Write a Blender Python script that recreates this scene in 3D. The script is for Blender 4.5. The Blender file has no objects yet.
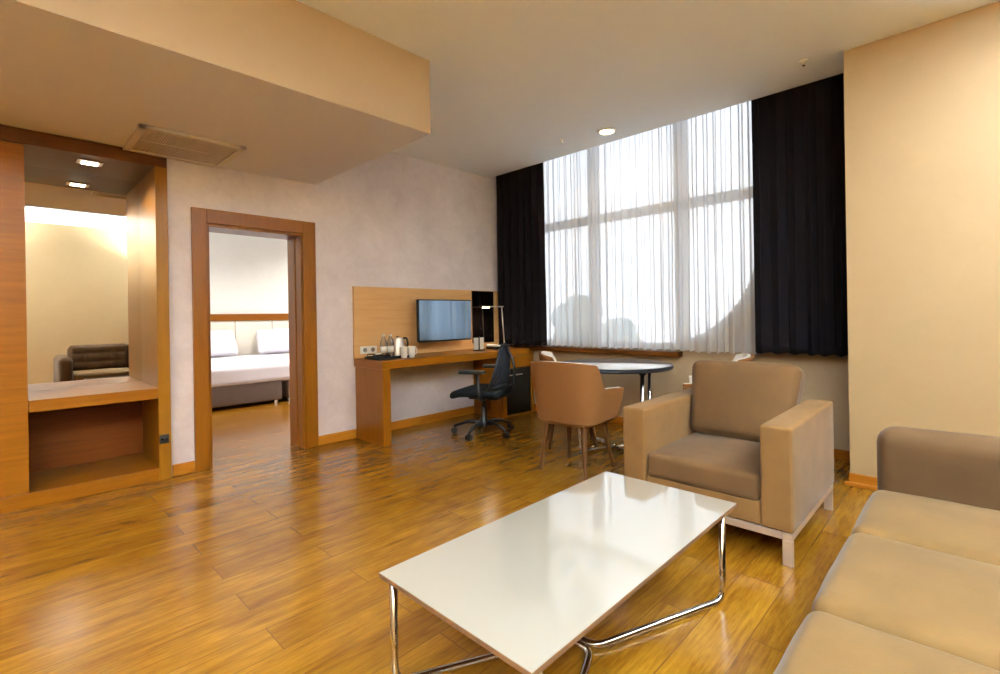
import bpy, bmesh, math, random
from mathutils import Vector, Matrix, noise
PI = math.pi
C = bpy.context.scene.collection
rnd = random.Random(7)

# ------------------------------------------------------------------ colour + materials
def lin(c):
    c = c / 255.0
    return c / 12.92 if c <= 0.04045 else ((c + 0.055) / 1.055) ** 2.4
def rgb(r, g, b): return (lin(r), lin(g), lin(b), 1.0)

class NT:
    def __init__(s, name):
        s.m = bpy.data.materials.new(name); s.m.use_nodes = True
        s.t = s.m.node_tree; s.p = s.t.nodes['Principled BSDF']; s.out = s.t.nodes['Material Output']
    def n(s, kind, **kw):
        nd = s.t.nodes.new(kind)
        for k, v in kw.items(): setattr(nd, k, v)
        return nd
    def l(s, a, b): s.t.links.new(a, b)
    def coords(s, scale=(1, 1, 1), rot=(0, 0, 0)):
        tc = s.n('ShaderNodeTexCoord'); mp = s.n('ShaderNodeMapping')
        mp.inputs['Scale'].default_value = scale; mp.inputs['Rotation'].default_value = rot
        s.l(tc.outputs['Object'], mp.inputs['Vector']); return mp.outputs['Vector']
    def noise(s, vec, scale, detail=4, rough=0.55, dist=0.0):
        nd = s.n('ShaderNodeTexNoise'); nd.inputs['Scale'].default_value = scale
        nd.inputs['Detail'].default_value = detail; nd.inputs['Roughness'].default_value = rough
        nd.inputs['Distortion'].default_value = dist
        s.l(vec, nd.inputs['Vector']); return nd.outputs['Fac']
    def ramp(s, fac, stops):
        nd = s.n('ShaderNodeValToRGB'); cr = nd.color_ramp
        while len(cr.elements) < len(stops): cr.elements.new(0.5)
        for e, (p, c) in zip(cr.elements, stops): e.position = p; e.color = c
        s.l(fac, nd.inputs['Fac']); return nd.outputs['Color']
    def mix(s, fac, a, b, mode='MIX'):
        nd = s.n('ShaderNodeMix', data_type='RGBA', blend_type=mode)
        if isinstance(fac, float): nd.inputs[0].default_value = fac
        else: s.l(fac, nd.inputs[0])
        for i, v in ((6, a), (7, b)):
            if isinstance(v, tuple): nd.inputs[i].default_value = v
            else: s.l(v, nd.inputs[i])
        return nd.outputs[2]
    def bump(s, h, strength=0.2, dist=0.01):
        nd = s.n('ShaderNodeBump'); nd.inputs['Strength'].default_value = strength
        nd.inputs['Distance'].default_value = dist
        s.l(h, nd.inputs['Height']); s.l(nd.outputs['Normal'], s.p.inputs['Normal'])
    def set(s, **kw):
        for k, v in kw.items():
            s.p.inputs[k.replace('_', ' ')].default_value = v

def plain(name, col, rough=0.5, metal=0.0, spec=0.5, var=0.06, scale=12.0, bump=0.0, coat=0.0, sheen=0.0):
    m = NT(name); v = m.coords()
    f = m.noise(v, scale, 3)
    d = tuple(c * (1 - var) for c in col[:3]) + (1,); u = tuple(min(1, c * (1 + var)) for c in col[:3]) + (1,)
    m.l(m.ramp(f, [(0.3, d), (0.7, u)]), m.p.inputs['Base Color'])
    m.set(Roughness=rough, Metallic=metal)
    m.p.inputs['Specular IOR Level'].default_value = spec
    m.p.inputs['Coat Weight'].default_value = coat
    m.p.inputs['Coat Roughness'].default_value = 0.03
    if sheen:
        m.p.inputs['Sheen Weight'].default_value = sheen; m.p.inputs['Sheen Roughness'].default_value = 0.4
    if bump: m.bump(m.noise(v, scale * 20, 2), bump, 0.002)
    return m.m

def wood(name, c1, c2, axis='x', rough=0.35, coat=0.0):
    m = NT(name)
    sc = {'x': (1.2, 18, 18), 'y': (18, 1.2, 18), 'z': (18, 18, 1.2)}[axis]
    v = m.coords(sc)
    f = m.noise(v, 2.2, 6, 0.6, 0.6)
    col = m.ramp(f, [(0.25, c1), (0.5, tuple((a + b) / 2 for a, b in zip(c1, c2))), (0.75, c2)])
    m.l(col, m.p.inputs['Base Color'])
    m.set(Roughness=rough); m.p.inputs['Coat Weight'].default_value = coat; m.p.inputs['Specular IOR Level'].default_value = 0.2
    m.p.inputs['Coat Roughness'].default_value = 0.15
    m.bump(f, 0.05, 0.001)
    return m.m

def floor_mat():
    m = NT('laminate_planks'); v = m.coords()
    v.node.inputs['Location'].default_value = (40.3, 20.05, 0)
    br = m.n('ShaderNodeTexBrick'); br.offset = 0.37; br.offset_frequency = 2; br.squash = 1.0
    br.inputs['Scale'].default_value = 1.0
    br.inputs['Brick Width'].default_value = 1.15; br.inputs['Row Height'].default_value = 0.165
    br.inputs['Mortar Size'].default_value = 0.0018; br.inputs['Mortar Smooth'].default_value = 0.1
    br.inputs['Bias'].default_value = 0.0
    br.inputs['Color1'].default_value = (0, 0, 0, 1); br.inputs['Color2'].default_value = (1, 1, 1, 1)
    br.inputs['Mortar'].default_value = (0.5, 0.5, 0.5, 1)
    m.l(v, br.inputs['Vector'])
    # grain, shifted per plank
    sep = m.n('ShaderNodeSeparateXYZ'); m.l(v, sep.inputs[0])
    bw = m.n('ShaderNodeRGBToBW'); m.l(br.outputs['Color'], bw.inputs[0])
    mul = m.n('ShaderNodeMath', operation='MULTIPLY'); mul.inputs[1].default_value = 37.0; m.l(bw.outputs[0], mul.inputs[0])
    add = m.n('ShaderNodeMath', operation='ADD'); m.l(mul.outputs[0], add.inputs[0]); m.l(sep.outputs[0], add.inputs[1])
    cb = m.n('ShaderNodeCombineXYZ'); m.l(add.outputs[0], cb.inputs[0]); m.l(sep.outputs[1], cb.inputs[1]); m.l(mul.outputs[0], cb.inputs[2])
    mp = m.n('ShaderNodeMapping'); mp.inputs['Scale'].default_value = (1.0, 9.0, 1.0); m.l(cb.outputs[0], mp.inputs['Vector'])
    g = m.noise(mp.outputs[0], 2.6, 7, 0.62, 0.5)
    mp2 = m.n('ShaderNodeMapping'); mp2.inputs['Scale'].default_value = (2.6, 3.4, 1.0); m.l(cb.outputs[0], mp2.inputs['Vector'])
    big = m.noise(mp2.outputs[0], 2.0, 3, 0.5, 0.3)
    base = m.ramp(g, [(0.22, rgb(112, 72, 19)), (0.42, rgb(143, 98, 26)), (0.58, rgb(156, 111, 31)), (0.8, rgb(167, 125, 40))])
    mp3 = m.n('ShaderNodeMapping'); mp3.inputs['Scale'].default_value = (5.0, 70.0, 1.0); m.l(cb.outputs[0], mp3.inputs['Vector'])
    fine = m.noise(mp3.outputs[0], 1.6, 5, 0.7, 0.2)
    base = m.mix(1.0, base, m.ramp(fine, [(0.3, rgb(212, 200, 180)), (0.62, (1, 1, 1, 1))]), 'MULTIPLY')
    tone = m.ramp(big, [(0.3, rgb(226, 214, 198)), (0.7, (1, 1, 1, 1))])
    c = m.mix(1.0, base, tone, 'MULTIPLY')
    pl = m.ramp(bw.outputs[0], [(0.0, rgb(222, 214, 205)), (1.0, (1, 1, 1, 1))])
    c = m.mix(1.0, c, pl, 'MULTIPLY')
    c = m.mix(br.outputs['Fac'], c, rgb(92, 58, 24))
    m.l(c, m.p.inputs['Base Color'])
    m.set(Roughness=0.2)
    m.p.inputs['Specular IOR Level'].default_value = 0.45
    m.bump(g, 0.03, 0.0006)
    return m.m

def wallpaper(name, a, b, scale=3.0, rough=0.55):
    m = NT(name); v = m.coords()
    f = m.noise(v, scale, 8, 0.7, 0.4); f2 = m.noise(v, scale * 9, 4, 0.7)
    mx = m.n('ShaderNodeMath', operation='MULTIPLY_ADD'); mx.inputs[1].default_value = 0.35; m.l(f2, mx.inputs[0]); m.l(f, mx.inputs[2])
    m.l(m.ramp(mx.outputs[0], [(0.45, a), (0.9, b)]), m.p.inputs['Base Color'])
    m.set(Roughness=rough); m.bump(f2, 0.08, 0.002)
    return m.m

def emit(name, col, strength):
    m = NT(name); v = m.coords()
    m.l(m.ramp(m.noise(v, 3.0, 1), [(0, col), (1, col)]), m.p.inputs['Emission Color'])
    m.p.inputs['Emission Strength'].default_value = strength
    m.set(Base_Color=col); return m.m

def sheer_mat():
    m = NT('sheer_voile'); v = m.coords((1, 300, 300))
    tr = m.n('ShaderNodeBsdfTransparent'); tl = m.n('ShaderNodeBsdfTranslucent'); df = m.n('ShaderNodeBsdfDiffuse')
    col = m.ramp(m.noise(v, 1.0, 1), [(0, rgb(238, 240, 244)), (1, rgb(248, 249, 252))])
    m.l(col, tl.inputs['Color']); m.l(col, df.inputs['Color'])
    a = m.n('ShaderNodeMixShader'); a.inputs[0].default_value = 0.30; m.l(tl.outputs[0], a.inputs[1]); m.l(df.outputs[0], a.inputs[2])
    b = m.n('ShaderNodeMixShader'); b.inputs[0].default_value = 0.78; m.l(tr.outputs[0], b.inputs[1]); m.l(a.outputs[0], b.inputs[2])
    m.l(b.outputs[0], m.out.inputs['Surface']); return m.m

def glass_mat(name, tint=(1, 1, 1, 1), amount=0.9):
    m = NT(name); v = m.coords()
    tr = m.n('ShaderNodeBsdfTransparent'); gl = m.n('ShaderNodeBsdfGlossy'); gl.inputs['Roughness'].default_value = 0.02
    m.l(m.ramp(m.noise(v, 2.0, 1), [(0, tint), (1, tint)]), tr.inputs['Color'])
    fr = m.n('ShaderNodeFresnel'); fr.inputs[0].default_value = 1.45
    mx = m.n('ShaderNodeMixShader'); m.l(fr.outputs[0], mx.inputs[0]); m.l(tr.outputs[0], mx.inputs[1]); m.l(gl.outputs[0], mx.inputs[2])
    m.l(mx.outputs[0], m.out.inputs['Surface']); return m.m

M = {}
M['floor'] = floor_mat()
M['wall_left'] = wallpaper('mauve_wallpaper', rgb(210, 201, 207), rgb(233, 225, 231), 3.0)
M['cream'] = wallpaper('cream_wallpaper', rgb(150, 121, 83), rgb(156, 127, 89), 1.5)
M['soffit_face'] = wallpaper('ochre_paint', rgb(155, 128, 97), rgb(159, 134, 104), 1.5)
M['wall_win'] = wallpaper('beige_wall', rgb(161, 138, 109), rgb(175, 151, 120), 2.0)
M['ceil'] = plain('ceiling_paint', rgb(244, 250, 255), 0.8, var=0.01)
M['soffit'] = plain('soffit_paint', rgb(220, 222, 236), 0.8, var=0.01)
M['bed_wall'] = wallpaper('bedroom_wallpaper', rgb(211, 211, 206), rgb(219, 219, 214), 2.0)
M['wood'] = wood('honey_wood', rgb(112, 62, 4), rgb(134, 80, 7), 'x')
M['wood_z'] = wood('honey_wood_upright', rgb(108, 60, 5), rgb(128, 75, 8), 'z')
M['wood_y'] = wood('honey_wood_side', rgb(112, 60, 6), rgb(134, 76, 10), 'y')
M['wood_pale'] = wood('pale_honey_wood', rgb(192, 146, 92), rgb(208, 164, 112), 'x')
M['wood_base'] = wood('baseboard_wood', rgb(150, 88, 20), rgb(172, 112, 30), 'x')
M['wood_base_y'] = wood('baseboard_wood_y', rgb(130, 72, 12), rgb(150, 90, 18), 'y')
M['wood_dark'] = wood('walnut_leg', rgb(62, 34, 12), rgb(88, 52, 20), 'z', 0.4)
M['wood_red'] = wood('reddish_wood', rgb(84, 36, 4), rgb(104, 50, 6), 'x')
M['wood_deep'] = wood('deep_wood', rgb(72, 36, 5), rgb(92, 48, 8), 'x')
M['wood_jamb'] = wood('jamb_wood', rgb(120, 74, 10), rgb(136, 90, 14), 'z')
M['edge'] = wood('table_edge', rgb(90, 60, 38), rgb(112, 78, 51), 'x')
M['chrome'] = plain('chrome', rgb(225, 222, 218), 0.09, 1.0, var=0.0)
M['steel'] = plain('brushed_steel', rgb(232, 222, 214), 0.4, 0.75, var=0.02)
M['black'] = plain('black_plastic', rgb(15, 16, 18), 0.4, spec=0.3, var=0.05)
M['blackmesh'] = plain('black_mesh', rgb(20, 23, 30), 0.6, spec=0.15, var=0.05)
M['blackfab'] = plain('black_fabric', rgb(14, 15, 17), 0.9, spec=0.15, var=0.1, bump=0.2)
M['blackglass'] = plain('black_glass', rgb(14, 10, 9), 0.05, var=0.0, coat=0.6)
M['fridge'] = plain('fridge_black', rgb(8, 8, 9), 0.3, var=0.0)
M['white_gloss'] = plain('white_lacquer', rgb(168, 161, 150), 0.08, var=0.005, spec=0.8, coat=1.0)
M['white_gloss'].node_tree.nodes['Principled BSDF'].inputs['Coat IOR'].default_value = 2.0
M['round_top'] = plain('pale_table_top', rgb(214, 216, 216), 0.12, var=0.01, spec=0.6, coat=0.6)
M['dark_edge'] = plain('dark_table_edge', rgb(22, 24, 32), 0.35, var=0.02)
M['tan_fab'] = plain('tan_velour', rgb(104, 72, 36), 0.85, spec=0.15, var=0.13, scale=7, bump=0.15, sheen=0.08)
M['tan_cush'] = plain('tan_velour_shaded', rgb(78, 52, 26), 0.85, spec=0.15, var=0.13, scale=6, bump=0.15, sheen=0.08)  # same velour as the arms, cushion shade put into the colour
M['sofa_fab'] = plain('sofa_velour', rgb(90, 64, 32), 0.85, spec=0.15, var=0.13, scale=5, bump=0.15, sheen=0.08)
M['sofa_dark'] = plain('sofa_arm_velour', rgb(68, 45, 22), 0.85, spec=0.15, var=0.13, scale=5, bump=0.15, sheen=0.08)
M['chair_out'] = plain('chair_fabric_shaded', rgb(102, 63, 28), 0.8, spec=0.15, var=0.04, scale=9, bump=0.1)  # tan of the outer side holds its shade away from the window
M['chair_in'] = plain('chair_fabric_lit', rgb(222, 214, 206), 0.8, var=0.03, scale=9, bump=0.1)  # inner side whitened for the window light falling on it
M['curtain'] = plain('plum_curtain', rgb(14, 9, 11), 0.95, var=0.12, scale=5, spec=0.1)
M['sheer'] = sheer_mat()
M['white_pvc'] = plain('window_frame_white', rgb(208, 200, 190), 0.5, var=0.01)
M['pane'] = glass_mat('window_glass')
M['plug_white'] = plain('white_plastic', rgb(232, 228, 220), 0.4, var=0.01)
M['vent'] = plain('vent_metal', rgb(206, 200, 194), 0.55, var=0.02)
M['vent_dark'] = plain('vent_inside', rgb(110, 102, 94), 0.8, var=0.05)
M['linen'] = plain('white_linen', rgb(210, 209, 217), 0.9, var=0.015, scale=6)
M['bed_base'] = plain('bed_base_leatherette', rgb(92, 78, 68), 0.5, var=0.08)
M['headboard'] = plain('headboard_cream', rgb(213, 207, 194), 0.6, var=0.02)
M['lit'] = emit('lit_lamp', (1.0, 0.86, 0.62, 1), 14.0)
M['lit2'] = emit('lit_desk_lamp', (1.0, 0.82, 0.5, 1), 9.0)
M['mirror'] = plain('mirror_silver', rgb(240, 236, 228), 0.01, 1.0, var=0.0)
M['leaf'] = plain('leaf_green', rgb(140, 152, 140), 0.9, var=0.25, scale=2)
M['bark'] = plain('bark', rgb(92, 78, 64), 0.9, var=0.2)
M['ground'] = plain('outdoor_ground', rgb(176, 176, 170), 0.95, var=0.1, scale=0.3)
M['bottle'] = glass_mat('clear_bottle', (0.86, 0.90, 0.96, 1))
M['porcelain'] = plain('white_porcelain', rgb(236, 232, 226), 0.2, var=0.01)
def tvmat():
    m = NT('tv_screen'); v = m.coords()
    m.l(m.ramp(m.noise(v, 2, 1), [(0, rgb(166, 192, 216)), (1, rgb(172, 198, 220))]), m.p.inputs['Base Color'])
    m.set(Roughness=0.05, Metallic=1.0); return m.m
M['tv'] = tvmat()

# ------------------------------------------------------------------ mesh helpers
def nb(): return bmesh.new()
def box(bm, a, b, bevel=0.0, seg=2, mat=None):
    r = bmesh.ops.create_cube(bm, size=1.0)
    vs = r['verts']
    c = [(a[i] + b[i]) / 2 for i in range(3)]; s = [abs(b[i] - a[i]) for i in range(3)]
    for v in vs: v.co = Vector((c[0] + v.co.x * s[0], c[1] + v.co.y * s[1], c[2] + v.co.z * s[2]))
    if mat is not None: 
        for v in vs: v.co = mat @ v.co
    if bevel > 0:
        es = list({e for v in vs for e in v.link_edges})
        bmesh.ops.bevel(bm, geom=es, offset=min(bevel, min(s) * 0.45), segments=seg, profile=0.5, affect='EDGES')
    return bm
def tube(bm, pts, r, seg=10, r2=None, cap=True):
    pts = [Vector(p) for p in pts]; n = len(pts); rings = []
    prev = None
    for i, p in enumerate(pts):
        if i == 0: t = pts[1] - p
        elif i == n - 1: t = p - pts[i - 1]
        else: t = (pts[i + 1] - p).normalized() + (p - pts[i - 1]).normalized()
        t.normalize()
        if prev is None:
            ref = Vector((0, 0, 1)) if abs(t.z) < 0.9 else Vector((1, 0, 0))
            u = t.cross(ref).normalized()
        else:
            u = (prev - t * prev.dot(t)).normalized()
        prev = u; w = t.cross(u)
        rr = r if r2 is None else r + (r2 - r) * i / (n - 1)
        rings.append([bm.verts.new(p + (u * math.cos(2 * PI * k / seg) + w * math.sin(2 * PI * k / seg)) * rr) for k in range(seg)])
    for a, b in zip(rings, rings[1:]):
        for k in range(seg): bm.faces.new((a[k], a[(k + 1) % seg], b[(k + 1) % seg], b[k]))
    if cap: bm.faces.new(rings[0][::-1]); bm.faces.new(rings[-1])
    return bm
def smooth_path(pts, rad, n=6):
    pts = [Vector(p) for p in pts]; out = [pts[0]]
    for i in range(1, len(pts) - 1):
        a, b, c = pts[i - 1], pts[i], pts[i + 1]
        d1 = (a - b); d2 = (c - b); r = min(rad, d1.length * 0.48, d2.length * 0.48)
        p, q = b + d1.normalized() * r, b + d2.normalized() * r
        for k in range(n + 1):
            t = k / n; out.append(p * (1 - t) ** 2 + b * 2 * t * (1 - t) + q * t * t)
    out.append(pts[-1]); return out
def lathe(bm, prof, c=(0, 0, 0), seg=24, sx=1, sy=1):
    rings = []
    for r, z in prof:
        rings.append([bm.verts.new((c[0] + r * sx * math.cos(2 * PI * k / seg), c[1] + r * sy * math.sin(2 * PI * k / seg), c[2] + z)) for k in range(seg)])
    for a, b in zip(rings, rings[1:]):
        for k in range(seg): bm.faces.new((a[k], a[(k + 1) % seg], b[(k + 1) % seg], b[k]))
    if prof[0][0] > 1e-5: bm.faces.new(rings[0][::-1])
    if prof[-1][0] > 1e-5: bm.faces.new(rings[-1])
    bmesh.ops.remove_doubles(bm, verts=bm.verts[:], dist=1e-5)
    return bm
def cushion(bm, a, b, r=0.05, puff=(0, 0, 0), n=14, wrinkle=0.0, tuft=None, mat=None):
    """rounded box a..b; puff bulges each pair of faces outwards"""
    c = Vector([(a[i] + b[i]) / 2 for i in range(3)]); h = Vector([abs(b[i] - a[i]) / 2 for i in range(3)])
    t = bmesh.new(); bmesh.ops.create_cube(t, size=2.0)
    bmesh.ops.subdivide_edges(t, edges=t.edges[:], cuts=n, use_grid_fill=True)
    for v in t.verts:
        p = Vector(v.co); kx = 1 - 2 * 3 / (n + 1)
        for i in range(3):
            e = 1 - r / h[i]; ax_ = abs(p[i])
            m_ = ax_ / kx * e if ax_ <= kx else e + (ax_ - kx) / (1 - kx) * (1 - e)
            p[i] = math.copysign(m_, p[i])
        q = Vector([p[i] * h[i] for i in range(3)])
        inner = Vector([max(-(h[i] - r), min(h[i] - r, q[i])) for i in range(3)])
        d = q - inner
        if d.length > 1e-9: q = inner + d.normalized() * r
        for i in range(3):
            j, k = (i + 1) % 3, (i + 2) % 3
            q[i] += p[i] * puff[i] * (1 - p[j] ** 2) * (1 - p[k] ** 2)
        if tuft:
            ax, nx, nz, dep = tuft
            j, k = [x for x in range(3) if x != ax]
            fx = abs(math.sin(PI * (p[j] * 0.5 + 0.5) * nx)); fz = abs(math.sin(PI * (p[k] * 0.5 + 0.5) * nz))
            q[ax] -= p[ax] * dep * (1 - min(1, (fx * fz) ** 0.35))
        if wrinkle:
            w = noise.noise(Vector((q.x * 7 + c.x * 3, q.y * 7, q.z * 7))) * wrinkle
            q += d.normalized() * w if d.length > 1e-9 else Vector((0, 0, 0))
        v.co = q + c
        if mat is not None: v.co = mat @ v.co
    me = bpy.data.meshes.new('tmp'); t.to_mesh(me); t.free(); bm.from_mesh(me); bpy.data.meshes.remove(me)
    return bm

def tagp(o, label=None, cat=None, group=None, kind=None):
    for k, v in (('label', label), ('category', cat), ('group', group), ('kind', kind)):
        if v: o[k] = v
    return o
def root_loc(o):
    while o.parent: o = o.parent
    return Vector(o.location)
def thing(name, label, cat, loc=(0, 0, 0), group=None):
    o = bpy.data.objects.new(name, None); C.objects.link(o); o.location = loc; o.empty_display_size = 0.1
    return tagp(o, label, cat, group)
def obj(name, bm, mat, parent=None, smooth=False, label=None, local=False):
    """bm in world coordinates unless local; origin goes to the parent's, or to the mesh's own base"""
    bmesh.ops.recalc_face_normals(bm, faces=bm.faces[:])
    me = bpy.data.meshes.new(name); 
    if parent is not None: off = Vector((0, 0, 0)) if local else root_loc(parent)
    else:
        xs = [v.co for v in bm.verts]
        off = Vector(((min(v.x for v in xs) + max(v.x for v in xs)) / 2, (min(v.y for v in xs) + max(v.y for v in xs)) / 2, min(v.z for v in xs)))
    for v in bm.verts: v.co -= off
    bm.to_mesh(me); bm.free()
    me.materials.append(M[mat] if isinstance(mat, str) else mat)
    if smooth:
        for p in me.polygons: p.use_smooth = True
        if smooth == 'auto':
            try: me.set_sharp_from_angle(angle=math.radians(38))
            except Exception: pass
    o = bpy.data.objects.new(name, me); C.objects.link(o)
    if parent is not None: o.parent = parent
    else: o.location = off
    if label: o['label'] = label
    return o
def struct(name, bm, mat, **k):
    return tagp(obj(name, bm, mat, **k), kind='structure')
def abox(a, b, bevel=0.0, seg=2): return box(nb(), a, b, bevel, seg)
def copy_tree(o, parent=None):
    c = o.copy(); C.objects.link(c); c.parent = parent
    for ch in o.children: copy_tree(ch, c)
    return c

# ------------------------------------------------------------------ the room
WY, WX, PX, PY = 4.25, 4.46, 3.87, 0.585      # left wall, window wall, projecting wall face and its corner
H2, H1 = 2.845, 2.36
SX, SY = 2.0, 2.56
BX0, BY0 = -2.2, -1.75
TH = 0.25

bm = abox((BX0 - .2, BY0 - .2, -0.12), (5.6, 9.2, 0.0)); fl = struct('floor', bm, 'floor')
fl.data.transform(Matrix.Translation(fl.location)); fl.location = (0, 0, 0)
HP, CE = 3.12, 4.222     # curtain pocket: its height, and where the ceiling stops
struct('ceiling', abox((BX0 - .2, BY0 - .2, H2), (CE, WY + TH, H2 + 0.15)), 'ceil')
bm = box(nb(), (CE - .08, BY0 - .2, H2 + .151), (CE, WY + TH, H2 + .42)); box(bm, (CE, BY0 - .2, HP), (WX + TH, WY + TH, H2 + .42)); box(bm, (CE, BY0 - .2, H2), (WX + TH, PY, HP))
struct('ceiling_window_pocket', bm, 'ceil')
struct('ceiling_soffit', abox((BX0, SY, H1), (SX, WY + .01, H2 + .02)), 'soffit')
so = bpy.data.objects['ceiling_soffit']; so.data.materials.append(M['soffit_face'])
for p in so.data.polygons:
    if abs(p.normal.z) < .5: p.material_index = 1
# left wall, with closet recess and doorway
DX0, DX1, DZ = 1.115, 1.865, 1.90
CX0, CX1 = -0.9, 0.86
bm = nb()
box(bm, (CX1, WY, 0), (DX0, WY + TH, H2))
box(bm, (DX0, WY, DZ), (DX1, WY + TH, H2))
box(bm, (DX1, WY, 0), (WX + TH, WY + TH, HP))
box(bm, (BX0 - .2, WY, 0), (CX0, WY + TH, H2))
box(bm, (CX0, WY, H1), (CX1, WY + TH, H2))
struct('wall_left', bm, 'wall_left')
struct('wall_back', abox((BX0 - .2, BY0 - .2, 0), (BX0, WY + TH, H2)), 'cream')
struct('wall_right', abox((BX0 - .2, BY0 - .2, 0), (WX + TH, BY0, H2)), 'cream')
struct('wall_projecting', abox((PX, BY0, 0), (WX, PY, H2)), 'cream')
# window wall with an opening whose lower right corner is a big arc
cy, cz, R = 2.22, 1.752, 0.952
ys0, ys1, zs = cy - R, 3.80, cz - R
arc = [(cy - R * math.cos(a), cz - R * math.sin(a)) for a in [PI / 2 * i / 20 for i in range(21)]]
poly_lo = [(BY0, 0.0), (WY + TH, 0.0), (WY + TH, zs), (ys1, zs)] + arc[::-1] + [(ys0, HP), (BY0, HP)]
bm = nb()
def prism(bm, poly, x0, x1):
    a = [bm.verts.new((x0, y, z)) for y, z in poly]; b = [bm.verts.new((x1, y, z)) for y, z in poly]
    n = len(poly); bm.faces.new(a); bm.faces.new(b[::-1])
    for i in range(n): bm.faces.new((a[i], b[i], b[(i + 1) % n], a[(i + 1) % n]))
prism(bm, poly_lo, WX, WX + TH)
box(bm, (WX, ys1, zs), (WX + TH, WY + TH, HP))
bmesh.ops.triangulate(bm, faces=[f for f in bm.faces if len(f.verts) > 4])
struct('wall_window', bm, 'wall_win')
# window frame, mullions and pane
fx0, fx1 = WX + 0.10, WX + 0.17
bm = nb()
for y in (2.0, 2.98): box(bm, (fx0 - .02, y - .055, zs - .02), (fx1, y + .055, HP), 0.006)
box(bm, (fx0 - .01, ys0 - .05, 2.145), (fx1, ys1 + .02, 2.235), 0.006)
box(bm, (fx0 - .01, ys1 - .07, zs), (fx1, ys1 + .02, HP), 0.006)
box(bm, (fx0 - .01, cy, zs - .02), (fx1, ys1, zs + .05), 0.006)
box(bm, (fx0 - .01, ys0 - .04, HP - .04), (fx1, ys1, HP), 0.006)
for i in range(20):
    (y0, z0), (y1, z1) = arc[i], arc[i + 1]
    k = (R - .05) / R
    q = [(y0, z0), (y1, z1), (cy + (y1 - cy) * k, cz + (z1 - cz) * k), (cy + (y0 - cy) * k, cz + (z0 - cz) * k)]
    prism(bm, q, fx0 - .01, fx1)
win = struct('window_1', bm, 'white_pvc')
o = obj('pane', abox((fx1 - .035, ys0 - .05, zs - .05), (fx1 - .028, ys1 + .02, HP)), 'pane'); 
o.location = o.location - win.location; o.parent = win
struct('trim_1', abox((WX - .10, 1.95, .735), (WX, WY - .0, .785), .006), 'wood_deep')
# baseboards
struct('baseboard_left', box(box(nb(), (CX1 + .01, WY - .016, 0), (1.02, WY, .085), .004), (1.98, WY - .016, 0), (WX, WY, .085), .004), 'wood_base')
bm = box(nb(), (WX - .016, PY, 0), (WX, WY - .02, .085), .004)
struct('baseboard_window', bm, 'wood_base_y')
bm = box(nb(), (PX - .016, BY0, 0), (PX, PY + .016, .085), .004); box(bm, (PX - .03, BY0, 0), (PX - .01, PY + .03, .03), .006)
box(bm, (PX - .016, PY, 0), (WX - .02, PY + .016, .085), .004)
struct('baseboard_right', bm, 'wood_base_y')
# doorway casing
bm = nb(); cw = .10; f = WY - .028
box(bm, (DX0 - cw, f, 0), (DX0, WY, DZ + .11), .004)
box(bm, (DX1, f, 0), (DX1 + .115, WY, DZ + .11), .004)
box(bm, (DX0, f, DZ), (DX1, WY, DZ + .11), .004)
box(bm, (DX0 - .002, WY - .004, 0), (DX0 + .022, WY + TH + .02, DZ), .002)
box(bm, (DX1 - .012, WY - .004, 0), (DX1 + .002, WY + .10, DZ), .002)
box(bm, (DX1 - .016, WY + .12, 0), (DX1 + .002, WY + TH + .02, DZ), .002)
box(bm, (DX0, WY - .004, DZ - .022), (DX1, WY + TH + .02, DZ + .002), .002)
struct('door_1', bm, 'wood_z')

# bedroom beyond
struct('wall_bedroom_end', abox((-.2, 8.95, 0), (5.4, 9.15, 2.7)), 'bed_wall')
struct('wall_bedroom_left', abox((.66, 5.05, 0), (.9, 8.95, 2.7)), 'bed_wall')
struct('wall_bedroom_right', abox((5.2, WY + TH, 0), (5.4, 8.95, 2.7)), 'bed_wall')
struct('ceiling_bedroom', abox((-.2, WY + TH, 2.7), (5.4, 9.15, 2.8)), 'ceil')

# ------------------------------------------------------------------ wardrobe with mirror niche
FY = WY - .035; NB = 4.80
ward = thing('wardrobe_unit', 'built-in honey wood wardrobe unit with lit mirror niche and open lower shelf', 'wardrobe', ((CX0 + CX1) / 2, WY, 0))
NX0, NX1 = 0.115, 0.785
ct = .665
obj('side_panel', abox((CX0, FY, .095), (NX0 - .003, NB, 2.26), .002), 'wood', ward)
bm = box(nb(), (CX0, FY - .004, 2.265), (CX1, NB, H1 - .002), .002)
obj('header', bm, 'wood_deep', ward)  # darker stain, with the header's shade worked into the colour
obj('jamb', box(nb(), (NX1, FY - .006, 0), (CX1, NB, 2.265), .002), 'wood_jamb', ward)  # yellower wood: the niche lamp's gold light put into the colour
obj('plinth', abox((CX0, FY - .004, 0), (NX1, NB, .092), .002), 'wood', ward)
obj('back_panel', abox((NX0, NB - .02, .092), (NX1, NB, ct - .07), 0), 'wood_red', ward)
obj('counter', abox((NX0, FY - .004, ct - .075), (NX1, NB, ct), .003), 'wood', ward)
obj('mirror', abox((NX0, NB - .02, ct + .002), (NX1, NB - .004, 2.263), 0), 'mirror', ward)
sk = thing('power_socket', 'small black double power socket on the wardrobe jamb near the floor', 'socket', (.815, FY - .006, .29))
obj('plate', abox((.787, FY - .016, .262), (.845, FY - .006, .325), .004), 'black', sk)
for x_ in (.795, .82): obj('outlet', abox((x_, FY - .018, .285), (x_ + .017, FY - .015, .303), .003), 'blackglass', sk)
sp = thing('niche_spotlight', 'small rectangular lit spotlight recessed above the wardrobe mirror', 'ceiling light', (.445, 4.40, 2.26))
obj('bezel', abox((.375, 4.345, 2.256), (.515, 4.455, 2.264), .003), 'steel', sp)
obj('diffuser', abox((.40, 4.365, 2.252), (.49, 4.435, 2.258), .002), 'lit', sp)

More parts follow.
